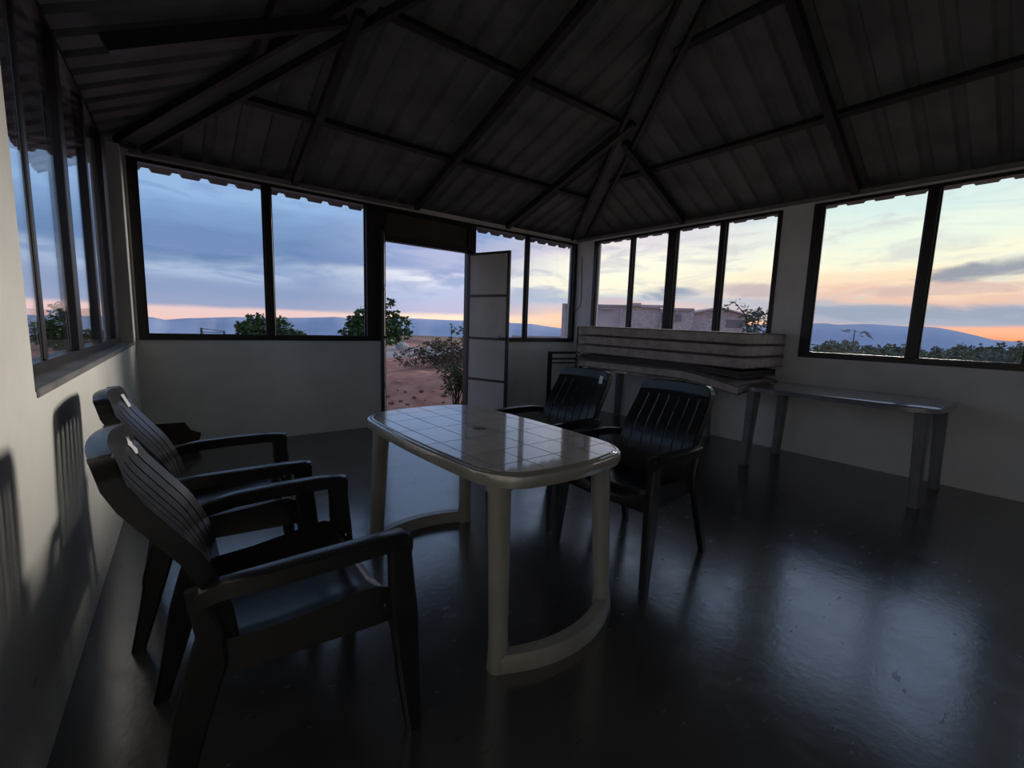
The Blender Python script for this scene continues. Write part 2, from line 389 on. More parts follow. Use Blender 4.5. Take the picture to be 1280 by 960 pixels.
window('window_3', F_right, .36, 2.93, SILL, HEAD, [(1.04, .05), (1.665, .12), (2.305, .065)], yf=-.01, depth=.08, fw_=.045)
window('window_4', F_right, 3.22, 4.83, SILL, HEAD, [(4.10, .07)], yf=-.02, depth=.08, fw_=.08)
window('window_5', F_right, 5.15, 6.9, SILL, HEAD, [(6.0, .07)], yf=-.02, depth=.08, fw_=.07)
window('window_6', F_left, -3.17, -.20, .985, 2.53, [(-2.53, .045, .014), (-1.885, .10), (-1.12, .07), (-.42, .22)], yf=.085, depth=.055, fw_=.09, sash=False)
window('window_7', F_left, -6.9, -5.7, .985, 2.53, [(-6.3, .05)], yf=.095, depth=.035, fw_=.05)
sl = link('trim_4', boxm(-3.16, -.21, -.006, .09, .966, .992, .004), M_plate); sl.matrix_world = F_left; tag(sl, kind='structure')

# light wall-plate strips under the roof edge
def trim(n, M, x0, x1):
    o = link(n, boxm(x0, x1, -.035, .0, 2.525, 2.56, .004), M_plate); o.matrix_world = M; tag(o, kind='structure')
trim('trim_1', F_back, -5.28, -2.72); trim('trim_2', F_right, .02, LY-.05)

# ------------------------------------------------------------------ door
D = empty('door_1', F_back); D['kind'] = 'structure'
bm = bmesh.new()
box(bm, -3.15, -3.10, -.02, .07, 0, 2.15); box(bm, -1.99, -1.93, -.02, .07, 0, 2.15); box(bm, -3.15, -1.93, -.02, .07, 2.13, 2.19)
box(bm, -3.15, -3.09, -.02, .07, 2.19, 2.50); box(bm, -1.99, -1.93, -.02, .07, 2.19, 2.50); box(bm, -3.09, -1.99, -.02, .07, 2.45, 2.50)
link('door_frame', bm, M_frame, D)
link('transom_board', boxm(-3.09, -1.99, .015, .035, 2.19, 2.45), M_lintel, D)
def leaf(name, hx, ang, side, wd):
    e = empty(name, F_back @ Matrix.Translation((hx, -.01, 0)) @ Matrix.Rotation(ang, 4, 'Z')); e['kind'] = 'structure'
    z0, z1, t = .025, 2.12, .028
    b = bmesh.new(); zs = [z0, .52, 1.05, 1.585, z1]
    box(b, 0, .035, -t/2, t/2, z0, z1); box(b, wd-.035, wd, -t/2, t/2, z0, z1)
    for i, z in enumerate(zs):
        a = z if i == 0 else (z-.03 if i == 4 else z-.015)
        box(b, .035, wd-.035, -t/2, t/2, a, a+.03)
    link('leaf_frame', b, M_frame, e)
    for i in range(4):
        lo = zs[i]+(.03 if i == 0 else .015); hi = zs[i+1]-(.03 if i == 3 else .015)
        link('panel', boxm(.033, wd-.033, -.005, .005, lo-.002, hi+.002), M_doorpanel, e)
    h = bmesh.new(); box(h, wd-.11, wd-.015, side*.014 if side > 0 else -.034, .034 if side > 0 else -.014, 1.045, 1.075)
    tube(h, [(wd-.10, side*.03, 1.06), (wd-.10, side*.05, 1.06), (wd-.10, side*.05, 1.09)], .008, 6)
    link('bolt', h, M_steel, e)
    return e
leaf('door_2', -1.985, math.radians(-71.5-0), -1, .655)
leaf('door_3', -3.105, math.radians(-113.8), 1, .60)

# ------------------------------------------------------------------ roof
CE = empty('ceiling', loc=(0, 0, 0)); CE['kind'] = 'structure'
APY = (L/2)/K                                    # distance of the apex from the back wall
PITCH_R = .222
def profile():
    # one pitch: flat pan then raised rib; (offset along eave, raise)
    return [(0, 0), (.132, 0), (.152, .030), (.202, .030), (.222, 0)]
def slope(M, s, u0, u1, hip, over):
    """M local: x along eave, y outwards. hip(u) = distance inwards where the slope ends"""
    us = []; u = u0
    while u < u1:
        for d, r in profile()[:-1]: us.append((u+d, r))
        u += PITCH_R
    us.append((u, 0))
    # extra columns at the kink of the outline
    per = 5*4
    for k in range(0, len(us)-1, per):
        seg = us[k:k+per+1]; bm = bmesh.new(); prev = None
        for uu, r in seg:
            h = hip(uu)
            if h <= -over+1e-4: prev = None; continue
            cur = [bm.verts.new((uu, over, Z0-s*over+r)), bm.verts.new((uu, -h/2, Z0+s*h/2+r)), bm.verts.new((uu, -h, Z0+s*h+r))]
            if prev:
                for a in (0, 1): bm.faces.new((prev[a], cur[a], cur[a+1], prev[a+1]))
            prev = cur
        if not bm.faces: bm.free(); continue
        o = link('roof_sheet', bm, M_sheet, CE); o.matrix_world = M
        md = o.modifiers.new('thickness', 'SOLIDIFY'); md.thickness = .003; md.offset = 0
hip_b = lambda u: min((-u)/K, (u+L)/K, APY)      # back wall: local x = world x
hip_r = lambda u: min(u*K, (LY-u)*K, L/2)
hip_l = lambda u: min((-u)*K, (u+LY)*K, L/2)
slope(F_back, SB, -L-.26, .26, hip_b, .38)
slope(frame_mat(0, -LY, PI), SB, -.26, L+.26, lambda u: min(u/K, (L-u)/K, APY), .38)
slope(F_right, SR, -.36, LY+.36, hip_r, .25)
slope(frame_mat(-L, 0, PI/2), SR, -LY-.36, .38, hip_l, .56)
def P_back(x, y, dz): return Vector((x, y, Z0-SB*y+dz))
def P_right(x, y, dz): return Vector((x, y, Z0-SR*x+dz))
def P_left(x, y, dz): return Vector((x, y, Z0+SR*(x+L)+dz))
def P_rear(x, y, dz): return Vector((x, y, Z0+SB*(y+LY)+dz))
def part_beam(name, p, q, w, h, upv=(0, 0, 1)):
    b = bmesh.new(); beam(b, p, q, w, h, upv); return link(name, b, M_steel, CE)
UB = (0, SB, 1); UR = (SR, 0, 1); UL = (-SR, 0, 1); URr = (0, -SB, 1)
for x in (-1.38, -2.72, -4.03):
    yh = -min((-x)/K, (x+L)/K, APY)
    part_beam('rafter', P_back(x, -.02, -.075), P_back(x, yh, -.075), .06, .08, UB)
    part_beam('rafter', P_rear(x, -LY+.02, -.075), P_rear(x, -LY-yh, -.075), .06, .08, URr)
for y in (-1.80, -3.55, -5.4):
    xh = -min(-y*K, (LY+y)*K, L/2)
    part_beam('rafter', P_right(-.02, y, -.075), P_right(xh, y, -.075), .06, .08, UR)
    part_beam('rafter', P_left(-L+.02, y, -.075), P_left(-L-xh, y, -.075), .06, .08, UL)
for v in (.84, 1.92, 3.0):
    a = K*v+.09
    part_beam('purlin', P_back(-a, -v, -.035), P_back(-L+a, -v, -.035), .055, .05, UB)
    part_beam('purlin', P_rear(-a, -LY+v, -.035), P_rear(-L+a, -LY+v, -.035), .055, .05, URr)
for v in (.78, 1.75):
    a = v/K+.12
    part_beam('purlin', P_right(-v, -a, -.035), P_right(-v, -LY+a, -.035), .055, .05, UR)
    part_beam('purlin', P_left(-L+v, -a, -.035), P_left(-L+v, -LY+a, -.035), .055, .05, UL)
AP = Vector((-L/2, -APY, Z0+SB*APY))
for sx, sy in ((0, 0), (1, 0), (0, 1), (1, 1)):
    c0 = Vector((-L if sx else 0, -LY if sy else 0, Z0)); d = (AP-c0); dh = Vector((d.x, d.y, 0)).normalized(); n = Vector((-dh.y, dh.x, 0))
    a = AP.copy()
    if sy: a.y = -LY+APY
    for s in (-1, 1):
        part_beam('hip_rafter', c0+n*(.10*s)+d*.02+Vector((0, 0, -.09)), a+n*(.10*s)+Vector((0, 0, -.09)), .035, .06)
    bm = bmesh.new(); beam(bm, c0+d*.02+Vector((0, 0, -.055)), a+Vector((0, 0, -.055)), .17, .004); link('hip_strip', bm, M_sheet, CE)

# ------------------------------------------------------------------ plastic armchair
def make_chair():
    R = empty('plastic_armchair', loc=(0, 0, 0))
    # seat: dished shell with a rolled front lip and side skirts
    bm = bmesh.new(); prof = [(-.225, .405), (-.15, .400), (-.05, .402), (.06, .412), (.15, .424), (.205, .425), (.235, .412), (.245, .385), (.246, .345)]
    rows = []; ny = 12
    for x, z in prof:
        hw = .225+.035*min(1, (x+.225)/.40)
        row = []
        for k in range(ny+1):
            t = -1+2*k/ny; y = hw*t
            dz = .042*t**4-.012*(1-t*t) if z > .39 else 0
            row.append((x-.015*abs(t)**3*(x > .2), y, z+dz))
        rows.append(row)
    vs = [[bm.verts.new(p) for p in r] for r in rows]
    for a, b in zip(vs, vs[1:]):
        for k in range(ny): bm.faces.new((a[k], a[k+1], b[k+1], b[k]))
    for side in (0, ny):
        lo = [bm.verts.new((v[side].co.x, v[side].co.y*1.03, min(v[side].co.z-.055, .36) if i < 7 else .335)) for i, v in enumerate(vs)]
        for i in range(len(vs)-1): bm.faces.new((vs[i][side], vs[i+1][side], lo[i+1], lo[i]))
    def crisp(o):
        e_ = o.modifiers.new('crisp', 'EDGE_SPLIT'); e_.split_angle = math.radians(35)
    seat = link('seat', bm, M_black, R, True)
    md = seat.modifiers.new('thickness', 'SOLIDIFY'); md.thickness = .010; md.offset = 0; crisp(seat)
    # backrest: S-curved profile
    cp = [(-.140, .39), (-.148, .45), (-.158, .52), (-.178, .60), (-.216, .68), (-.268, .755), (-.312, .82), (-.335, .87), (-.340, .895), (-.343, .912), (-.345, .925)]
    def bp(z):
        for (x0, z0), (x1, z1) in zip(cp, cp[1:]):
            if z <= z1: return x0+(x1-x0)*(z-z0)/(z1-z0)
        return cp[-1][0]
    NP = len(cp)-1
    def at(t):                                  # point of the side profile, t in 0..NP
        i = min(int(t), NP-1); f = t-i
        return (cp[i][0]+(cp[i+1][0]-cp[i][0])*f, cp[i][1]+(cp[i+1][1]-cp[i][1])*f)
    def HWB(z):
        w = .218+.012*math.sin(max(0, min(1, (z-.4)/.50))*PI); r = .045; u = max(0, min(r, z-(.925-r)))
        return w-r+math.sqrt(r*r-u*u)
    bow = lambda y: .028*(1-(y/.23)**2)
    def tz(z):
        for i in range(NP):
            if cp[i][1] <= z <= cp[i+1][1]: return i+(z-cp[i][1])/(cp[i+1][1]-cp[i][1])
    def strip(bm, ya, yb, t0, t1, nt, n):
        g = []
        for q in range(nt+1):
            x, z = at(t0+(t1-t0)*q/nt); k = HWB(z)/.225
            # the top edge arches a little in the middle
            g.append([bm.verts.new((x-bow(y*k), y*k, z-(.006*(abs(y)/.225)**2 if z > .86 else 0))) for y in [ya+(yb-ya)*i/n for i in range(n+1)]])
        for a, b in zip(g, g[1:]):
            for i in range(n): bm.faces.new((a[i], a[i+1], b[i+1], b[i]))
        return g
    ZL, ZH = .515, .845
    zz = lambda a, b, n: [a+(b-a)*i/n for i in range(n+1)]
    bm = bmesh.new()
    strip(bm, -.225, .225, 0, tz(ZL), 5, 12)
    top_ = strip(bm, -.225, .225, tz(ZH), NP, 22, 12)[-1]
    for sgn in (-1, 1):                          # side flanges returning backwards
        f, k = [], []
        for q in range(41):
            x, z = at(NP*q/40); h = HWB(z); e_ = math.copysign(min(.006, .006), 1)
            f.append(bm.verts.new((x-bow(h), sgn*h, z-(.006 if z > .86 else 0)))); k.append(bm.verts.new((x-bow(h)-.036, sgn*(h+e_), z-.012)))
        for i in range(40): bm.faces.new((f[i], f[i+1], k[i+1], k[i]))
    rim = [bm.verts.new(v.co+Vector((-.034, 0, -.009))) for v in top_]
    for i in range(len(top_)-1): bm.faces.new((top_[i], top_[i+1], rim[i+1], rim[i]))
    back = link('backrest', bm, M_black, R, True)
    md = back.modifiers.new('thickness', 'SOLIDIFY'); md.thickness = .010; md.offset = 0; crisp(back)
    n = 7; gap = .0095; wd = (.45-gap*(n-1))/n
    for i in range(n):
        bm = bmesh.new(); ya = -.225+i*(wd+gap)
        strip(bm, ya, ya+wd, tz(ZL), tz(ZH), 14, 2)
        s = link('slat', bm, M_black, back, True); md = s.modifiers.new('thickness', 'SOLIDIFY'); md.thickness = .010; md.offset = 0; crisp(s)
    # arms, legs
    for sgn in (-1, 1):
        bm = bmesh.new(); secs = []
        for x, y, z, w in ((-.245, .236, .588, .022), (-.180, .266, .622, .042), (-.09, .287, .631, .054), (.05, .292, .634, .060), (.18, .290, .634, .060), (.258, .284, .630, .056), (.280, .282, .616, .048)):
            y *= sgn; h = .020
            secs.append([(x, y-w/2, z-.003), (x, y-w/2+.007, z), (x, y+w/2-.007, z), (x, y+w/2, z-.003), (x, y+w/2, z-h-.022), (x, y+w/2-.012, z-h-.022), (x, y+w/2-.012, z-h), (x, y-w/2+.012, z-h), (x, y-w/2+.012, z-h-.022), (x, y-w/2, z-h-.022)])
        sweep(bm, secs); link('armrest', bm, M_black, R, True)
        bm = bmesh.new(); secs = []
        for z, xc, y, wx, wy in ((.625, .245, .283, .070, .042), (.55, .250, .283, .066, .040), (.44, .256, .284, .074, .042), (.36, .260, .286, .080, .044), (.18, .272, .290, .062, .040), (.0, .288, .296, .046, .036)):
            y *= sgn; a = .008
            secs.append([(xc-wx/2+a, y-wy/2, z), (xc+wx/2-a, y-wy/2, z), (xc+wx/2, y-wy/2+a, z), (xc+wx/2, y+wy/2-a, z), (xc+wx/2-a, y+wy/2, z), (xc-wx/2+a, y+wy/2, z), (xc-wx/2, y+wy/2-a, z), (xc-wx/2, y-wy/2+a, z)])
        sweep(bm, secs); link('leg', bm, M_black, R, True)
        bm = bmesh.new(); secs = []
        for z, xc, y, wx, wy in ((.60, -.232, .240, .034, .030), (.48, -.205, .240, .055, .035), (.40, -.215, .238, .085, .040), (.30, -.245, .244, .078, .040), (.15, -.280, .252, .058, .038), (.0, -.318, .262, .042, .034)):
            y *= sgn; a = .008
            secs.append([(xc-wx/2+a, y-wy/2, z), (xc+wx/2-a, y-wy/2, z), (xc+wx/2, y-wy/2+a, z), (xc+wx/2, y+wy/2-a, z), (xc+wx/2-a, y+wy/2, z), (xc-wx/2+a, y+wy/2, z), (xc-wx/2, y+wy/2-a, z), (xc-wx/2, y-wy/2+a, z)])
        sweep(bm, secs); link('leg', bm, M_black, R, True)
        bm = boxm(.205, .262, min(sgn*.225, sgn*.275), max(sgn*.225, sgn*.275), .375, .415, .006); link('bracket', bm, M_black, R)
    R['category'] = 'chair'
    def sticker(owner, torn):
        z0, z1 = .835, .892; bm = bmesh.new(); ys = (.150, .185)
        def pt(y, z, off=.004):
            k = HWB(z)/.225; x_ = at(tz(z))[0]
            return Vector((x_-bow(y*k)+off+.003, y*k, z-(.006*(abs(y)/.225)**2 if z > .86 else 0)))
        if torn: poly = [(.152, .838), (.168, .836), (.183, .846), (.180, .862), (.186, .872), (.176, .874), (.178, .888), (.168, .878), (.160, .892), (.157, .876), (.150, .870), (.154, .856)]
        else: poly = [(ys[0], z0), (ys[1], z0), (ys[1], z1), (ys[0], z1)]
        f = [bm.verts.new(pt(y, z, .005)) for y, z in poly]; b = [bm.verts.new(pt(y, z, .001)) for y, z in poly]
        bm.faces.new(f); bm.faces.new(b[::-1])
        for i in range(len(poly)): bm.faces.new((f[i], b[i], b[(i+1) % len(poly)], f[(i+1) % len(poly)]))
        st = link('sticker', bm, M_label, owner); st['label'] = 'torn white paper sticker' if torn else 'white paper sticker'
        if not torn:
            bm = bmesh.new()
            for z, a, b in ((.848, .155, .176), (.856, .155, .181), (.878, .155, .170)):
                q = [pt(a, z, .0056), pt(b, z, .0056), pt(b, z+.004, .0056), pt(a, z+.004, .0056)]; bm.faces.new([bm.verts.new(p) for p in q])
            link('print_lines', bm, M_ink, st)
    return R, sticker
CH, sticker = make_chair()
spots = [((-4.90, -3.60), 0, 'black plastic armchair nearest the camera, backed to the left wall, torn white sticker', 'torn'),
         ((-4.955, -2.77), -2, 'black plastic armchair second along the left wall, clean white sticker on its back', 'clean'),
         ((-3.132, -3.57), 181, 'black slatted plastic armchair right of the white table, nearest of the pair, no sticker', None),
         ((-3.06, -2.80), 184, 'black slatted plastic armchair behind its neighbour right of the table, white sticker on backrest', 'clean')]
chairs = []
for i, ((x, y), rz, lab, st) in enumerate(spots): chairs.append(CH if i == 0 else copy_tree(CH))
for o, ((x, y), rz, lab, st) in zip(chairs, spots):
    o.location = (x, y, 0); o.rotation_euler = (0, 0, math.radians(rz)); tag(o, lab, 'chair', 'black plastic armchairs around the table')
    if st: sticker(o, st == 'torn')

# ------------------------------------------------------------------ moulded plastic table with tile pattern
def table_outline(sc=0.0):
    """rounded, bulging rectangle; sc grows it outwards"""
    pts = []
    q = [(.354+.022*(1-(y/.515)**2), y) for y in (-.515, -.34, -.17, 0, .17, .34, .515)]
    q += [(x, .622+.036*(1-(x/.272)**2)) for x in (.272, .16, .055)]
    n_ = 7
    full = q+[(-x, y) for x, y in reversed(q[n_:])]+[(-x, -y) for x, y in q[:n_]]+[(-x, -y) for x, y in q[n_:]]+[(x, -y) for x, y in reversed(q[n_:])]
    def cut(full, t): return [p for i in range(len(full)) for p in ((full[i][0]*(1-t)+full[(i+1) % len(full)][0]*t, full[i][1]*(1-t)+full[(i+1) % len(full)][1]*t), (full[i][0]*t+full[(i+1) % len(full)][0]*(1-t), full[i][1]*t+full[(i+1) % len(full)][1]*(1-t)))]
    full = cut(cut(full, .22), .28)
    for x, y in full: pts.append((x*(1+sc/.37), y*(1+sc/.65)))
    return pts
def clip(poly, nx, ny, d):           # keep nx*x+ny*y <= d
    out = []
    for i in range(len(poly)):
        a, b = poly[i], poly[(i+1) % len(poly)]; da = nx*a[0]+ny*a[1]-d; db = nx*b[0]+ny*b[1]-d
        if da <= 0: out.append(a)
        if da*db < 0: t = da/(da-db); out.append((a[0]+(b[0]-a[0])*t, a[1]+(b[1]-a[1])*t))
    return out
T = empty('plastic_table', loc=(-3.99, -3.305, 0), rz=math.radians(1.0))
tag(T, 'white moulded plastic table with tile pattern top and curved foot rails, between the armchairs', 'table')
bm = bmesh.new(); secs = []
for sc, z in ((-.045, .700), (-.012, .682), (-.002, .682), (.0, .690), (.002, .718), (-.001, .725), (-.005, .727), (-.011, .7275), (-.012, .729), (-.018, .7293), (-.019, .7305), (-.024, .7308), (-.025, .7315)):
    secs.append([(x, y, z) for x, y in table_outline(sc)])
sweep(bm, secs, cap=False)
r = bmesh.ops.contextual_create
def disc_ring(bm, z, sc, hole):
    out = table_outline(sc); n = len(out)
    o = [bm.verts.new((x, y, z)) for x, y in out]
    i_ = [bm.verts.new((hole*math.cos(2*PI*k/n), hole*math.sin(2*PI*k/n), z)) for k in range(n)]
    for k in range(n): bm.faces.new((o[k], o[(k+1) % n], i_[(k+1) % n], i_[k]))
    return i_
h1 = disc_ring(bm, .7315, -.025, .030); h2 = disc_ring(bm, .700, -.045, .030)
for k in range(len(h1)): bm.faces.new((h1[k], h1[(k+1) % len(h1)], h2[(k+1) % len(h2)], h2[k]))
bmesh.ops.remove_doubles(bm, verts=bm.verts[:], dist=1e-5)
o = link('tabletop', bm, M_gloss, T, True); o.modifiers.new('crisp', 'EDGE_SPLIT').split_angle = math.radians(35)
xs_ = [-.5, -.285, -.145, .0, .145, .285, .5]; ys_ = [-.8, -.50, -.345, -.125, .125, .345, .50, .8]; G = .0022
base = table_outline(-.0255)
for i in range(len(xs_)-1):
    for j in range(len(ys_)-1):
        p = base
        for c_ in ((1, 0, xs_[i+1]-G), (-1, 0, -(xs_[i]+G)), (0, 1, ys_[j+1]-G), (0, -1, -(ys_[j]+G))):
            p = clip(p, *c_) if p else p
        if len(p) < 3: continue
        if abs(ys_[j]) < .13 and abs(ys_[j+1]) < .13 and (xs_[i] == 0 or xs_[i+1] == 0):
            # the two tiles that meet at the umbrella hole get a bite out of them
            s = 1 if xs_[i] == 0 else -1; arc = [(s*(G+.026*math.cos(a)) if False else s*max(G, .033*math.cos(a)), .033*math.sin(a)) for a in [PI/2-PI*k/8 for k in range(9)]]
            x1, x2 = s*G, s*(.145-G); y1, y2 = -.125+G, .125-G
            p = [(x1, y2)]+arc+[(x1, y1), (x2, y1), (x2, y2)]
            q = []
            for a in p:
                if not q or (a[0]-q[-1][0])**2+(a[1]-q[-1][1])**2 > 1e-9: q.append(a)
            p = q
        bm = bmesh.new(); sweep(bm, [[(x, y, .7313) for x, y in p], [(x, y, .7338) for x, y in p]])
        link('tile', bm, M_gloss, T)
bm = bmesh.new(); bmesh.ops.create_cone(bm, cap_ends=True, segments=24, radius1=.0325, radius2=.0325, depth=.0016, matrix=Matrix.Translation((0, 0, .7327))); link('hole_shade_disc', bm, M_hole, T)  # flush dark disc, painting the shade inside the umbrella hole
# worn red scuffs along the rim of the corner nearest the right-hand chair
bm = bmesh.new(); ol = [q_ for q_ in table_outline(.0012) if q_[0] > .10 and q_[1] < -.545]
for (a, b), (c_, d_) in zip(ol, ol[1:]):
    v = [bm.verts.new(p) for p in ((a, b, .703), (c_, d_, .703), (c_, d_, .711), (a, b, .711))]; bm.faces.new(v)
o = link('rim_scuff', bm, M_rust, T); o['label'] = 'reddish scuffed band on the table rim'
for sx in (-1, 1):
    for sy in (-1, 1):
        bm = bmesh.new(); secs = []
        for z, x, y, r_ in ((.700, .268, .505, .053), (.655, .270, .510, .052), (.645, .271, .512, .044), (.40, .276, .528, .040), (.12, .283, .545, .037), (.035, .285, .55, .042), (.0, .285, .55, .044)):
            secs.append([(sx*x+r_*math.cos(2*PI*k/14), sy*y+r_*.9*math.sin(2*PI*k/14), z) for k in range(14)])
        sweep(bm, secs); link('leg', bm, M_white, T, True)
for sy in (-1, 1):
    bm = bmesh.new(); secs = []
    for k in range(15):
        t = -1+2*k/14; x = .30*t; y = sy*(.55+.085*(1-t*t)); w = .034
        secs.append([(x, y-w, 0), (x, y-w, .050), (x, y-w*.7, .064), (x, y+w*.7, .064), (x, y+w, .050), (x, y+w, 0)])
    sweep(bm, secs); link('foot_rail', bm, M_white, T, True)

# ------------------------------------------------------------------ side tables along the right wall
def side_table(x0, x1, y0, y1, zt, lab, m):
    cx_, cy_ = (x0+x1)/2, (y0+y1)/2; hx, hy = (x1-x0)/2, (y1-y0)/2
    t = empty('side_table', loc=(cx_, cy_, 0)); tag(t, lab, 'table')
    def ol(g):
        pts = []
        for k in range(64):
            a = 2*PI*k/64; e = 2/7
            pts.append(((hx+g)*math.copysign(abs(math.cos(a))**e, math.cos(a)), (hy+g)*math.copysign(abs(math.sin(a))**e, math.sin(a))))
        return pts
    bm = bmesh.new(); sweep(bm, [[(x, y, z) for x, y in ol(g)] for g, z in ((-.02, zt-.045), (0, zt-.04), (0, zt-.008), (-.008, zt))]); link('tabletop', bm, M_gloss2, t, True)
    for sx in (-1, 1):
        for sy in (-1, 1):
            bm = bmesh.new(); X, Y = sx*(hx-.055), sy*(hy-.075)
            sweep(bm, [[(X*f+r_*a*1.3, Y*f+r_*b*.9, z) for a, b in ((-1, -.7), (-.7, -1), (.7, -1), (1, -.7), (1, .7), (.7, 1), (-.7, 1), (-1, .7))] for z, r_, f in ((zt-.043, .048, .97), (.5, .042, .98), (.12, .036, 1.0), (0, .036, 1.01))])
            link('leg', bm, m, t, True)
    return t
side_table(-.93, -.12, -4.46, -3.10, .735, 'long grey white plastic table with bare shiny top under the right window', M_white2)
side_table(-.80, -.06, -2.45, -.98, .735, 'plastic table along the right wall carrying the stack of mattresses', M_white2)

# ------------------------------------------------------------------ mattresses
def mattress(lab, x0, x1, y0, y1, zf, th, m, droop=None, seed=0):
    """zf = height of the underside; droop(x,y) lowers it"""
    t = empty('mattress', loc=((x0+x1)/2, (y0+y1)/2, zf)); tag(t, lab, 'mattress', 'mattresses stacked on the side table')
    bm = bmesh.new(); nx, ny = 10, 26; cx_, cy_ = (x0+x1)/2, (y0+y1)/2; hx, hy = (x1-x0)/2, (y1-y0)/2
    prof = [(-.020, 0), (-.004, .012), (0, .03), (0, .5), (0, .97), (-.004, .988), (-.020, 1)]
    def pos(u, v, zz, inset):
        x = u*(hx+inset); y = v*(hy+inset)
        dz = droop(cx_+x, cy_+y) if droop else 0
        w = .003*noise.noise((x*2.5+seed, y*2.5, zz*9))
        return (x, y, zz*th+dz+w)
    ring = [(-1+2*i/nx, -1) for i in range(nx)]+[(1, -1+2*j/ny) for j in range(ny)]+[(1-2*i/nx, 1) for i in range(nx)]+[(-1, 1-2*j/ny) for j in range(ny)]
    rings = [[bm.verts.new(pos(u, v, z, ins)) for u, v in ring] for ins, z in prof]
    n = len(ring)
    for a, b in zip(rings, rings[1:]):
        for k in range(n): bm.faces.new((a[k], a[(k+1) % n], b[(k+1) % n], b[k]))
    for rg, zz in ((rings[0], 0), (rings[-1], 1)):
        g = {}
        for i in range(nx+1):
            for j in range(ny+1):
                if i in (0, nx) or j in (0, ny):
                    u, v = -1+2*i/nx, -1+2*j/ny
                    k = min(range(n), key=lambda q: (ring[q][0]-u)**2+(ring[q][1]-v)**2); g[i, j] = rg[k]
                else: g[i, j] = bm.verts.new(pos(-1+2*i/nx, -1+2*j/ny, zz+(.03 if zz else 0), -.02))
        for i in range(nx):
            for j in range(ny): bm.faces.new((g[i, j], g[i+1, j], g[i+1, j+1], g[i, j+1]))
    cv = link('cover', bm, m, t, True); cv.modifiers.new('crisp', 'EDGE_SPLIT').split_angle = math.radians(50)
    for zz in (.06, .94):
        b2 = bmesh.new(); pts = [pos(u, v, zz, .001) for u, v in ring]; pts.append(pts[0]); tube(b2, pts, .005, 6)
        o = link('piping', b2, M_piping, t, True)
    return t
MX0, MX1, MY0, MY1 = -.90, -.03, -3.09, -.97
def dr_bot(x, y):
    a = max(0, (-2.46-y)/.62); b = max(0, (-.81-x)/.12)
    return -.085*min(1, a)**1.5-.02*min(1, b)*min(1, .3+a)
def dr_mid(x, y): return -.055*min(1, max(0, (-2.46-y)/.62))**1.5
mattress('beige mattress at the bottom of the stack, its end sagging off the table', MX0-.02, MX1-.04, MY0+.02, MY1-.05, .740, .085, M_mat, lambda x, y: dr_bot(x, y), 1)
mattress('dark brown layer second from the bottom of the stack', MX0+.05, MX1-.03, MY0+.05, MY1-.02, .834, .056, M_mat2, lambda x, y: dr_mid(x, y)*.75-.002, 2)  # dark layer filling the dark band between lower and upper mattresses
top3 = ['beige quilted mattress resting on the dark brown layer', 'beige quilted mattress second from the top of the stack', 'beige quilted mattress topmost of the stack under the right window']
slope_y = lambda x, y: .02*(y+2)/1.05
for k in range(3):
    mattress(top3[k], MX0+.01*(k % 2), MX1-.01*(k % 2), MY0, MY1-.012*k, .899+k*.1145, .108, M_mat, lambda x, y: .012*(y+2)/1.05, 3+k)

# leaning pole and crumpled polythene by the corner
bm = bmesh.new(); tube(bm, [(-.14, -.22, .0), (-.085, -.19, .85), (-.065, -.17, 1.24)], .014, 8)
o = link('leaning_pole', bm, M_steel); tag(o, 'thin dark pole leaning in the corner behind the mattresses', 'pole')
bm = bmesh.new(); rng = random.Random(3); g = []
for j in range(12):
    g.append([bm.verts.new((-.86+.14*i/5+rng.uniform(-.018, .018), -.925+rng.uniform(-.018, .018)+.012*math.sin(i*2.1+j), .74+.27*j/11)) for i in range(6)])
for a, b in zip(g, g[1:]):
    for i in range(5): bm.faces.new((a[i], a[i+1], b[i+1], b[i]))
o = link('polythene_wrap', bm, M_poly); tag(o, 'crumpled translucent polythene hanging at the far end of the mattress stack', 'plastic wrap')
md = o.modifiers.new('thickness', 'SOLIDIFY'); md.thickness = .002
bm = bmesh.new(); tube(bm, [(-.006, -.12, 2.30), (-.006, -.135, 1.95), (-.006, -.15, 1.62), (-.006, -.13, 1.56), (-.006, -.05, 1.48), (-.006, -.02, 1.44), (-.006, -.02, 1.0)], .004, 6)
o = link('cable', bm, M_cable); tag(o, 'thin dark cable running down the white corner pillar', 'cable')
# dark metal frame propped behind the right-hand chairs
e = empty('metal_frame', loc=(-.80, -.52, 0), rz=math.radians(-12)); tag(e, 'black rectangular metal frame standing behind the rear right chair, by the back corner', 'frame')
fx0, fx1 = -.16, .40
bm = bmesh.new(); box(bm, fx0, fx0+.05, -.02, .02, 0, .89); box(bm, fx1-.04, fx1, -.02, .02, 0, .89); box(bm, fx0+.04, fx1-.04, -.02, .02, .855, .89); box(bm, fx0+.04, fx1-.04, -.02, .02, .12, .155); link('outer_frame', bm, M_steel, e)
link('crossbar', boxm(fx0+.04, fx1-.04, -.015, .015, .775, .80), M_steel, e); link('crossbar', boxm(fx0+.04, fx1-.04, -.015, .015, .72, .74), M_steel, e)

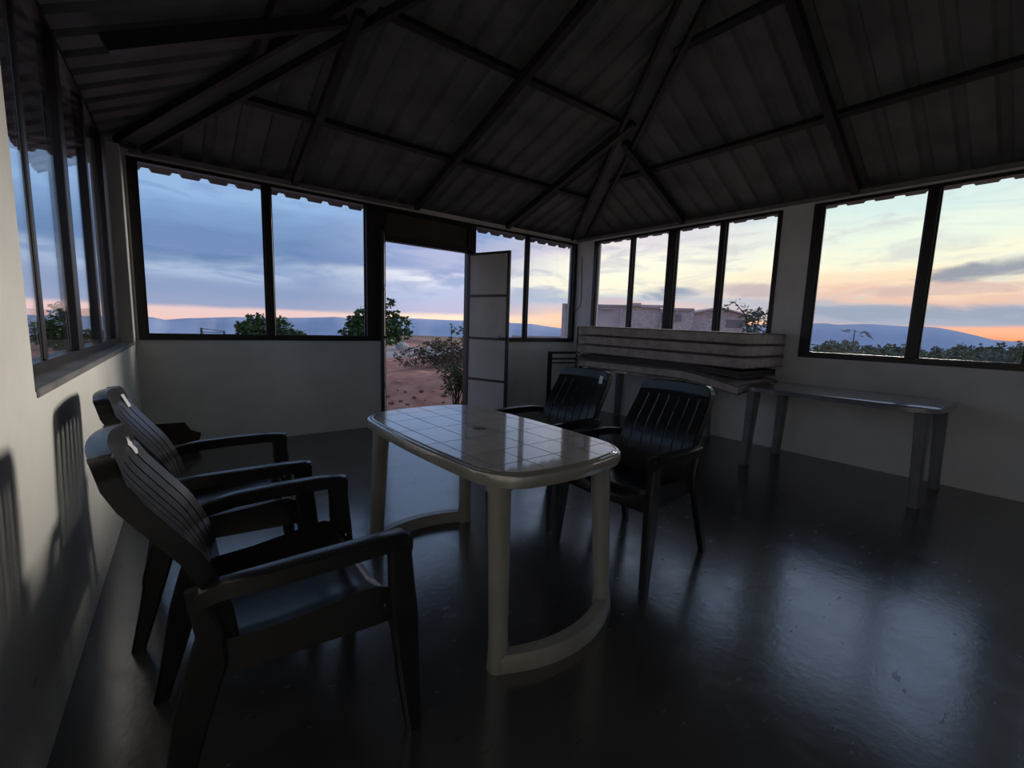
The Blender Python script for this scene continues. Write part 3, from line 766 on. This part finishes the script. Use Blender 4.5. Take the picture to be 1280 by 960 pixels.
# ------------------------------------------------------------------ outside: ground, hills
def gz(x, y):
    n = noise.noise((x*.25, y*.25, 0))*.12+noise.noise((x*1.3, y*1.3, 5))*.045+noise.noise((x*3.2, y*3.2, 9))*.04*math.exp(-((x+.3)/3)**2-((y-4)/3)**2)+noise.noise((x*4, y*4, 9))*.014
    z = -.24+n
    d = max(0, -max(-6.2, min(.6, x))+x if x > .6 else 0)
    if x > 3: z -= .030*(x-3)
    r = math.hypot(x+2, y+2)
    edge = 34 if x < 14 else 34+min(1, (x-14)/14)*60
    if r > edge: z -= (r-edge)*.25
    # spoil heap and rut by the door
    z += .26*math.exp(-(((x+1.0)/1.1)**2+((y-3.5)/.9)**2)**2)*(1+.7*noise.noise((x*3, y*3, 2)))
    z += .55*math.exp(-(((x-4.6)/2.4)**2+((y-8.4)/2.2)**2))*(1+.4*noise.noise((x*1.5, y*1.5, 7)))
    if -6.4 < x < .7 and -9 < y < .5: z = min(z, -.2)
    return z
def axis(lo, hi, fine0, fine1, df, g):
    a = []; x = fine0
    while x <= fine1: a.append(x); x += df
    s = df; x = fine1+s
    while x < hi: a.append(x); s *= g; x += s
    a.append(hi); s = df; x = fine0-s
    while x > lo: a.insert(0, x); s *= g; x -= s
    a.insert(0, lo); return a
ax_x = axis(-120, 160, -4.5, 9, .13, 1.12); ax_y = axis(-120, 160, -1, 14, .13, 1.12)
bm = bmesh.new(); g = [[bm.verts.new((x, y, gz(x, y))) for y in ax_y] for x in ax_x]
for i in range(len(ax_x)-1):
    for j in range(len(ax_y)-1): bm.faces.new((g[i][j], g[i+1][j], g[i+1][j+1], g[i][j+1]))
o = link('ground', bm, M_soil, None, True); tag(o, kind='structure')
hill_pts = [(-40, -.3), (-20, -.1), (-8, -.4), (-.5, -.25), (.5, -.5), (2.1, -.3), (6.3, 0), (9.3, .03), (13.3, .18), (16.8, .4), (19.6, .25), (25.5, .53), (30, .48), (34, .5), (38.5, .36), (40.6, .33), (43.1, .01), (46, -.2), (52, -.1), (60, .5), (68, 1.1), (72.8, 1.33), (73.7, 1.19), (76.3, 1.33), (79, 1.17), (81, 1.14), (81.8, 1.02), (83.1, .7), (84.2, .38), (85, .13), (86.2, .05), (95, -.1), (110, .3), (130, -.2)]
def hill_el(a):
    for (a0, e0), (a1, e1) in zip(hill_pts, hill_pts[1:]):
        if a0 <= a <= a1: return e0+(e1-e0)*(a-a0)/(a1-a0)
    return -.3
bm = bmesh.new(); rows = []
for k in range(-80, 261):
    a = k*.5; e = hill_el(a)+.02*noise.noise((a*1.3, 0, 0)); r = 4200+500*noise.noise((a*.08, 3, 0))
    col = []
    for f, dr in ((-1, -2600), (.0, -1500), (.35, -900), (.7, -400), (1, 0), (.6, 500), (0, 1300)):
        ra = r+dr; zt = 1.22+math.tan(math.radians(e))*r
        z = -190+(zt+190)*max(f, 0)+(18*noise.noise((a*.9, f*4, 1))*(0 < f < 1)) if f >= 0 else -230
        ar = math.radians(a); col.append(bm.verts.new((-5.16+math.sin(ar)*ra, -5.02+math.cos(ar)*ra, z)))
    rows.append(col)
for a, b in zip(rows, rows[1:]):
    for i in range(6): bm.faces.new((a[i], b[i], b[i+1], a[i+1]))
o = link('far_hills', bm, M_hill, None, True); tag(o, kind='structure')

# ------------------------------------------------------------------ plants
def foliage_bm(blobs, n, size, rng, flat=.5, aspect=.45):
    bm = bmesh.new()
    tot = sum(b[3]*b[4]*b[5] for b in blobs)
    for bx_, by_, bz_, rx, ry, rz_ in blobs:
        m = max(8, int(n*rx*ry*rz_/tot))
        for _ in range(m):
            while True:
                p = Vector((rng.uniform(-1, 1), rng.uniform(-1, 1), rng.uniform(-1, 1)))
                if p.length <= 1: break
            p = p.normalized()*(p.length**.5)
            q = Vector((bx_+p.x*rx, by_+p.y*ry, bz_+p.z*rz_))
            d = Vector((rng.gauss(0, 1), rng.gauss(0, 1), rng.gauss(-.2, flat))).normalized(); s = d.cross(Vector((rng.gauss(0, 1), rng.gauss(0, 1), rng.gauss(0, 1)))).normalized()
            l = size*rng.uniform(.6, 1.3); w = l*aspect
            v = [bm.verts.new(q), bm.verts.new(q+d*l*.5+s*w*.5), bm.verts.new(q+d*l), bm.verts.new(q+d*l*.5-s*w*.5)]
            bm.faces.new(v)
    return bm
def polar(azd, dist): a = math.radians(azd); return -5.16+math.sin(a)*dist, -5.02+math.cos(a)*dist
def plant(name, lab, cat, x, y, blobs, n, size, m, stems, group=None, seed=0, flat=.5, aspect=.45):
    rng = random.Random(seed); z = gz(x, y)
    t = empty(name, loc=(x, y, z-.03)); tag(t, lab, cat, group)
    bm = bmesh.new()
    for pts, r_ in stems: tube(bm, pts, [r_*(1-.6*i/(len(pts)-1)) for i in range(len(pts))], 6)
    link('stem' if cat != 'tree' else 'trunk', bm, M_bark, t, True)
    b = foliage_bm(blobs, n, size, rng, flat, aspect); f = link('foliage', b, m, t); f['kind'] = 'stuff'
    return t
def crown(rng, w, h, z0, k):
    out = []
    for i in range(k):
        u = i/(k-1); zz = z0+h*(.12+.83*u); ww = w*math.sin(PI*(.22+.72*u))**.7
        for j in range(3): out.append((rng.uniform(-1, 1)*ww*.8, rng.uniform(-1, 1)*ww*.8, zz+rng.uniform(-.1, .1)*h, ww*rng.uniform(.25, .5), ww*rng.uniform(.25, .5), h*rng.uniform(.07, .15)))
    return out
rg = random.Random(11)
# big broad-leaved tree at the left of the door opening
x, y = polar(21.2, 25.0); b = -gz(x, y)
cr = [(-.4, 0, 1.0, .95, .9, .5), (.65, 0, 1.0, .8, .8, .45), (-1.25, .1, .85, .55, .5, .4), (1.55, 0, .75, .5, .45, .3), (-.3, 0, 1.75, .75, .7, .35), (.75, .2, 1.7, .7, .6, .3), (.1, 0, 2.15, .6, .5, .28), (.75, .1, 2.4, .38, .35, .22), (1.45, 0, 1.45, .5, .4, .2), (-1.0, 0, 1.4, .5, .5, .25), (0, 0, .55, 1.3, 1.0, .4), (1.9, 0, 1.15, .28, .3, .16)]
plant('tree', 'dark green broad-leaved tree rising left of the open doorway', 'tree', x, y, [(a, d, z+.15, p, q, r_) for a, d, z, p, q, r_ in cr], 3000, .26, M_leaf, [([(0, 0, 0), (.05, 0, .6), (0, 0, 1.4), (.1, 0, 2.2)], .10), ([(0, 0, .5), (.6, 0, 1.2), (1.2, 0, 1.5)], .05), ([(0, 0, .5), (-.6, .1, 1.0), (-1.1, .1, 1.3)], .05)], seed=1, aspect=.6)
x, y = polar(9.8, 26.2)
plant('tree', 'low spreading green tree behind the mullion of the left back window', 'tree', x, y, [(-.85, 0, .95, .6, .6, .42), (-.3, 0, 1.05, .6, .6, .42), (-.5, 0, .5, .9, .8, .4), (-.5, 0, 1.45, .5, .5, .22), (-1.15, 0, 1.1, .35, .4, .22), (.55, 0, 1.0, .45, .5, .4), (.9, 0, .6, .7, .7, .36), (.6, 0, 1.4, .25, .3, .22), (1.25, 0, .7, .4, .4, .2)], 2600, .20, M_leaf, [([(0, 0, 0), (0, 0, .4), (-.5, 0, 1.3)], .09), ([(0, 0, .3), (.5, 0, .7), (.7, 0, 1.2)], .06)], seed=2, aspect=.6)
# dark growth seen at a glancing angle through the left wall's window
x, y = polar(-7.0, 24)
plant('tree', 'small dark tree seen at a glancing angle through the left wall window', 'tree', x, y, [(0, 0, .9, .45, .45, .4), (.1, 0, 1.5, .35, .35, .35), (-.1, 0, .45, .6, .6, .35)], 900, .2, M_leaf, [([(0, 0, 0), (0, 0, .6), (.05, 0, 1.5)], .08)], seed=51, aspect=.6)
for i_, (a_, d_, h_) in enumerate(((-11.5, 25, .8), (-8.6, 32, 1.1), (-5.0, 29, .8), (-2.6, 26, .7))):
    x, y = polar(a_, d_)
    plant('leafy_bush', ('low bush farthest left in the left wall window', 'broad bush left of the small dark tree in the left wall window', 'low bush right of the small dark tree in the left wall window', 'small bush at the far end of the left wall window view')[i_], 'bush', x, y, [(0, 0, h_*.5, .9, .8, h_*.45), (.5, 0, h_*.4, .7, .6, h_*.35)], 600, .2, M_leaf2, [([(0, 0, 0), (0, 0, h_*.6)], .04)], seed=60+i_, aspect=.5)
# leafy bush just outside the door, on its right
x, y = polar(31.2, 8.1); rb = random.Random(5); stems = []; blobs = []
for k in range(9):
    a = rb.uniform(0, 2*PI); l = rb.uniform(.15, .55); h = rb.uniform(.35, .85); tip = (math.cos(a)*l-.08, math.sin(a)*l*.8, h)
    stems.append(([(rb.uniform(-.06, .06), rb.uniform(-.06, .06), 0), (tip[0]*.45, tip[1]*.45, h*.6), tip], .016))
    for f in (.55, .75, .9, 1.0): blobs.append((tip[0]*f, tip[1]*f, h*(.3+.7*f)+.03, .10, .10, .08))
plant('leafy_bush', 'bush with narrow pointed leaves growing just outside the doorway, right side', 'bush', x, y, blobs, 900, .10, M_leaf2, stems, seed=6, aspect=.32)
x, y = polar(29.0, 14.5)
plant('dry_bush', 'brown dry brush on the mound beyond the doorway', 'bush', x, y, [(-.9, 0, .35, .6, .5, .3), (0, 0, .5, .8, .6, .4), (.8, .1, .45, .6, .6, .38), (.3, -.3, .25, .9, .5, .25)], 2200, .14, M_dry, [([(0, 0, 0), (.1, 0, .4), (.2, 0, .8)], .02), ([(0, 0, 0), (-.5, 0, .4), (-.8, 0, .6)], .02)], seed=7, aspect=.3)
x, y = polar(30.4, 12.2)
plant('sapling', 'thin bare-stemmed sapling above the dry brush beyond the doorway', 'sapling', x, y, [(-.02, 0, 1.0, .09, .09, .08), (.06, 0, 1.2, .08, .08, .07), (0, 0, 1.35, .06, .06, .08)], 40, .12, M_leaf, [([(0, 0, 0), (.02, 0, .7), (0, 0, 1.4)], .014)], seed=8, aspect=.35)
x, y = polar(32.3, 11.0)
plant('sapling', 'leafy sapling half hidden by the right door jamb', 'sapling', x, y, [(-.05, 0, 1.25, .16, .16, .13), (.08, 0, 1.45, .14, .14, .12), (.1, 0, 1.05, .14, .14, .1)], 110, .13, M_leaf, [([(.15, 0, 0), (.12, 0, .7), (.05, 0, 1.5)], .018)], seed=9, aspect=.45)
x, y = polar(28.9, 27)
plant('dry_bush', 'small yellowish bush on the skyline through the doorway', 'bush', x, y, [(0, 0, .35, .5, .4, .3)], 400, .14, M_leaf2, [([(0, 0, 0), (0, 0, .4)], .03)], seed=10)
# tree beside the stone building, with a drooping branch
x, y = polar(66.0, 12.6)
plant('tree', 'grey green tree with a drooping frond at the right end of the stone building', 'tree', x, y, [(.25, -.2, 1.85, .5, .55, .42), (.05, .05, 2.1, .26, .28, .18), (.2, -.1, 1.35, .6, .6, .35), (-.22, .33, 2.42, .22, .16, .07), (-.36, .50, 2.28, .07, .10, .12), (-.1, .2, 2.3, .12, .12, .08)], 1300, .13, M_scrub, [([(0, 0, 0), (0, 0, .9), (.1, -.05, 1.9)], .06), ([(0, 0, 1.2), (-.08, .12, 2.1), (-.24, .36, 2.42)], .025)], seed=12)
# plants seen through the far right window
x, y = polar(75.2, 9.6)
plant('leafy_bush', 'bush with long drooping leaves in the left pane of the far right window', 'bush', x, y, [(-.25, .1, 1.1, .28, .28, .22), (.1, .1, 1.3, .25, .25, .2), (.2, -.15, 1.1, .25, .25, .2), (.06, .0, 1.62, .14, .14, .07), (-.1, 0, .8, .4, .4, .35), (-.1, .05, 1.42, .14, .14, .10)], 420, .15, M_scrub, [([(0, 0, 0), (.05, 0, .9), (.08, 0, 1.65)], .018), ([(0, 0, 0), (-.2, .1, 1.1)], .014)], seed=13, aspect=.28)
x, y = polar(72.9, 10.5)
plant('leafy_bush', 'dense dark bush at the left edge of the far right window', 'bush', x, y, [(0, 0, 1.15, .4, .4, .35), (0, .1, .65, .6, .5, .5)], 700, .13, M_leaf2, [([(0, 0, 0), (0, 0, 1.1)], .02)], seed=14, aspect=.4)
rs = random.Random(21); placed = []
for i in range(900):
    if len(placed) >= 80: break
    a = rs.uniform(72.3, 88.5); d = rs.uniform(22, 95); w = d*.013*rs.uniform(.7, 1.4); x, y = polar(a, d)
    if any(math.hypot(x-px, y-py) < 1.75*(w+pw) for px, py, pw in placed): continue
    placed.append((x, y, w)); g0 = gz(x, y)
    far = (d-22)/73
    e_t = -1.25+.55*far+.3*rs.random()+(.8*far*max(0, (a-81.5)/5) if a > 81.5 else 0)
    h = min(4.5*w, max(.5, 1.22+math.tan(math.radians(e_t))*d-g0))
    plant('scrub_bush', 'low grey green scrub bush on the slope outside the far right window', 'bush', x, y, [(0, 0, h*.62, w*.8, w*.8, h*.36), (rs.uniform(-.3, .3)*w, rs.uniform(-.4, .4)*w, h*.4, w, w, h*.4), (rs.uniform(-.4, .4)*w, rs.uniform(-.4, .4)*w, h*.85, w*.35, w*.35, h*.2)], 420, .0055*d*rs.uniform(.8, 1.2), M_scrub if rs.random() < .7 else M_leaf2, [([(0, 0, 0), (0, 0, h*.6)], .05)], group='scrub bushes on the far slope', seed=100+i, aspect=.6)

# ------------------------------------------------------------------ rocks, small things outside
def rock(name, lab, x, y, r_, m, seed, group=None, sq=.7):
    bm = bmesh.new(); bmesh.ops.create_icosphere(bm, subdivisions=2, radius=1)
    for v in bm.verts:
        f = 1+.35*noise.noise(v.co*1.4+Vector((seed*3.1, 0, 0))); v.co = Vector((v.co.x*r_*f, v.co.y*r_*f*.85, v.co.z*r_*f*sq))
    o = link(name, bm, m); o.location = (x, y, gz(x, y)+r_*sq*.45); tag(o, lab, 'rock', group); return o
x, y = polar(24.4, 27); rock('boulder', 'pale whitish boulder at the foot of the tree in the doorway view', x, y, .42, M_rock, 1)
rr = random.Random(31); laid = []
for i in range(60):
    a = rr.uniform(19.5, 30); d = rr.uniform(6.6, 8.8); x, y = polar(a, d)
    if math.hypot(x-polar(31.2, 8.1)[0], y-polar(31.2, 8.1)[1]) < .3: continue
    if any(math.hypot(x-px, y-py) < .17 for px, py in laid): continue
    laid.append((x, y)); rock('stone', 'small reddish stone lying in the rubble outside the doorway', x, y, rr.uniform(.018, .06), M_redrock if rr.random() < .8 else M_rock, 40+i, 'rubble stones outside the door', .6)
x, y = polar(4.5, 24)
e = empty('gate_frame', loc=(x, y, gz(x, y))); tag(e, 'small dark metal frame standing outside the left back window', 'frame')
bm = bmesh.new(); tube(bm, [(-.42, 0, -.05), (-.42, 0, .98)], .05, 6); link('post', bm, M_steel, e)
bm = bmesh.new(); tube(bm, [(.42, 0, -.05), (.42, 0, .86)], .04, 6); link('post', bm, M_steel, e)
bm = bmesh.new(); tube(bm, [(-.42, 0, .95), (.42, 0, .84)], .016, 6); link('rail', bm, M_steel, e)
bm = bmesh.new(); tube(bm, [(-.42, 0, .80), (.42, 0, .78)], .016, 6); link('rail', bm, M_steel, e)

# ------------------------------------------------------------------ stone building seen through the right windows
def zed(e, d): return 1.22+math.tan(math.radians(e))*d
B = empty('stone_building', loc=(0, 0, 0)); tag(B, 'unfinished pinkish stone building with parapets and gable, beyond the mattress stack', 'building')
A0 = Vector((*polar(44.3, 13.6), 0)); A1 = Vector((*polar(66.0, 14.5), 0)); dv = (A1-A0).normalized(); nv = Vector((dv.y, -dv.x, 0))   # nv points towards the house
if (Vector((-5.16, -5.02, 0))-A0).dot(nv) < 0: nv = -nv
ang = math.atan2(dv.y, dv.x)
B.matrix_world = Matrix.Translation((A0.x, A0.y, 0)) @ Matrix.Rotation(ang, 4, 'Z')
def along(azd):           # distance along the facade where a direction meets it, and range from the viewer
    a = math.radians(azd); dd = Vector((math.sin(a), math.cos(a), 0)); o_ = Vector((-5.16, -5.02, 0))
    den = dd.x*dv.y-dd.y*dv.x; w = A0-o_
    t = (w.x*dv.y-w.y*dv.x)/den; p = o_+dd*t
    return (p-A0).dot(dv), t
def bpart(name, a0, a1, e0, e1, y0, y1, m, parent=B):
    u0_, t0 = along(a0); u1_, t1 = along(a1); t = (t0+t1)/2
    return link(name, boxm(u0_, u1_, y0, y1, e0 if e0 < -5 else zed(e0, t), zed(e1, t)), m, parent)
LOW = -5.5
def wallp(name, a0, a1, e1, y0, y1, m):
    u0_, t0 = along(a0); u1_, t1 = along(a1)
    return link(name, boxm(u0_, u1_, y0, y1, -1.6, zed(e1, (t0+t1)/2)), m, B)
wallp('wall', 44.3, 52.3, 2.95, 0, 3, M_slab)
wallp('corner_pier', 44.3, 44.75, 2.98, -.08, .0, M_slab)
w2 = wallp('wall', 52.3, 56.2, 3.0, .15, 3, M_stone); wallp('wall', 56.2, 59.95, 2.62, .05, 3, M_stone)
bpart('parapet', 44.3, 52.3, 2.8, 2.98, -.07, -.0, M_slab); bpart('parapet', 52.3, 53.85, 2.9, 3.24, .0, .4, M_slab)
bpart('parapet', 53.85, 57.3, 2.72, 3.05, .05, .15, M_slab); bpart('parapet', 57.3, 59.9, 2.45, 2.72, -.02, .05, M_slab)
bpart('lintel_band', 48.9, 50.6, 2.42, 2.52, -.12, 0, M_rock); bpart('pale_post', 46.2, 46.45, 0.0, 2.6, -.15, -.02, M_rock)
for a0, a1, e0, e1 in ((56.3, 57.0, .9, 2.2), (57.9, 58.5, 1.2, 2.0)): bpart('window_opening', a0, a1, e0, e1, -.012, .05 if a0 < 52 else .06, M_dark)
for i, a in enumerate((46.9, 48.2, 51.4)): bpart('pilaster', a, a+.3, -1, 2.75, -.06, 0, M_slab)
# gabled shed at its right end
G2 = empty('gabled_shed', loc=(0, 0, 0)); tag(G2, 'stone shed with a low gable roof, right of the parapeted building', 'building'); G2.matrix_world = B.matrix_world
ua, ta = along(60.0); um, tm = along(62.7); ub, tb = along(65.6)
bm = bmesh.new(); pf = [(ua, -1.6), (ub, -1.6), (ub, zed(1.95, tb)), (um, zed(2.78, tm)), (ua, zed(2.15, ta))]
pf = [(max(x, ua+.02), z) for x, z in pf]; sweep(bm, [[(x, .2, z) for x, z in pf], [(x, 3, z) for x, z in pf]]); link('gable_wall', bm, M_stone, G2)
bm = bmesh.new(); pr = [(ua+.01, zed(2.13, ta)), (um, zed(2.80, tm)), (ub+.12, zed(1.9, tb)), (ub+.12, zed(2.05, tb)), (um, zed(2.95, tm)), (ua+.01, zed(2.28, ta))]
sweep(bm, [[(x, .05, z) for x, z in pr], [(x, 3.1, z) for x, z in pr]]); link('roof', bm, M_slab, G2)
u_, t_ = along(62.9); link('pale_post', boxm(u_-.04, u_+.04, .05, .19, zed(1.0, t_), zed(2.6, t_)), M_rock, G2)
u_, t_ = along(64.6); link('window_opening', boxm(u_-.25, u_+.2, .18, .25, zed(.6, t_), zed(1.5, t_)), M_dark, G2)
# low ledge seen under the second back window
x, y = polar(41.5, 15); bm = boxm(-.9, 2.2, -.15, .15, -.6, zed(-1.15, 15), .02); o = link('low_wall', bm, M_slab); o.location = (x, y, 0); o.rotation_euler = (0, 0, -.5); tag(o, 'low plastered wall on the ground outside the back right window', 'wall')
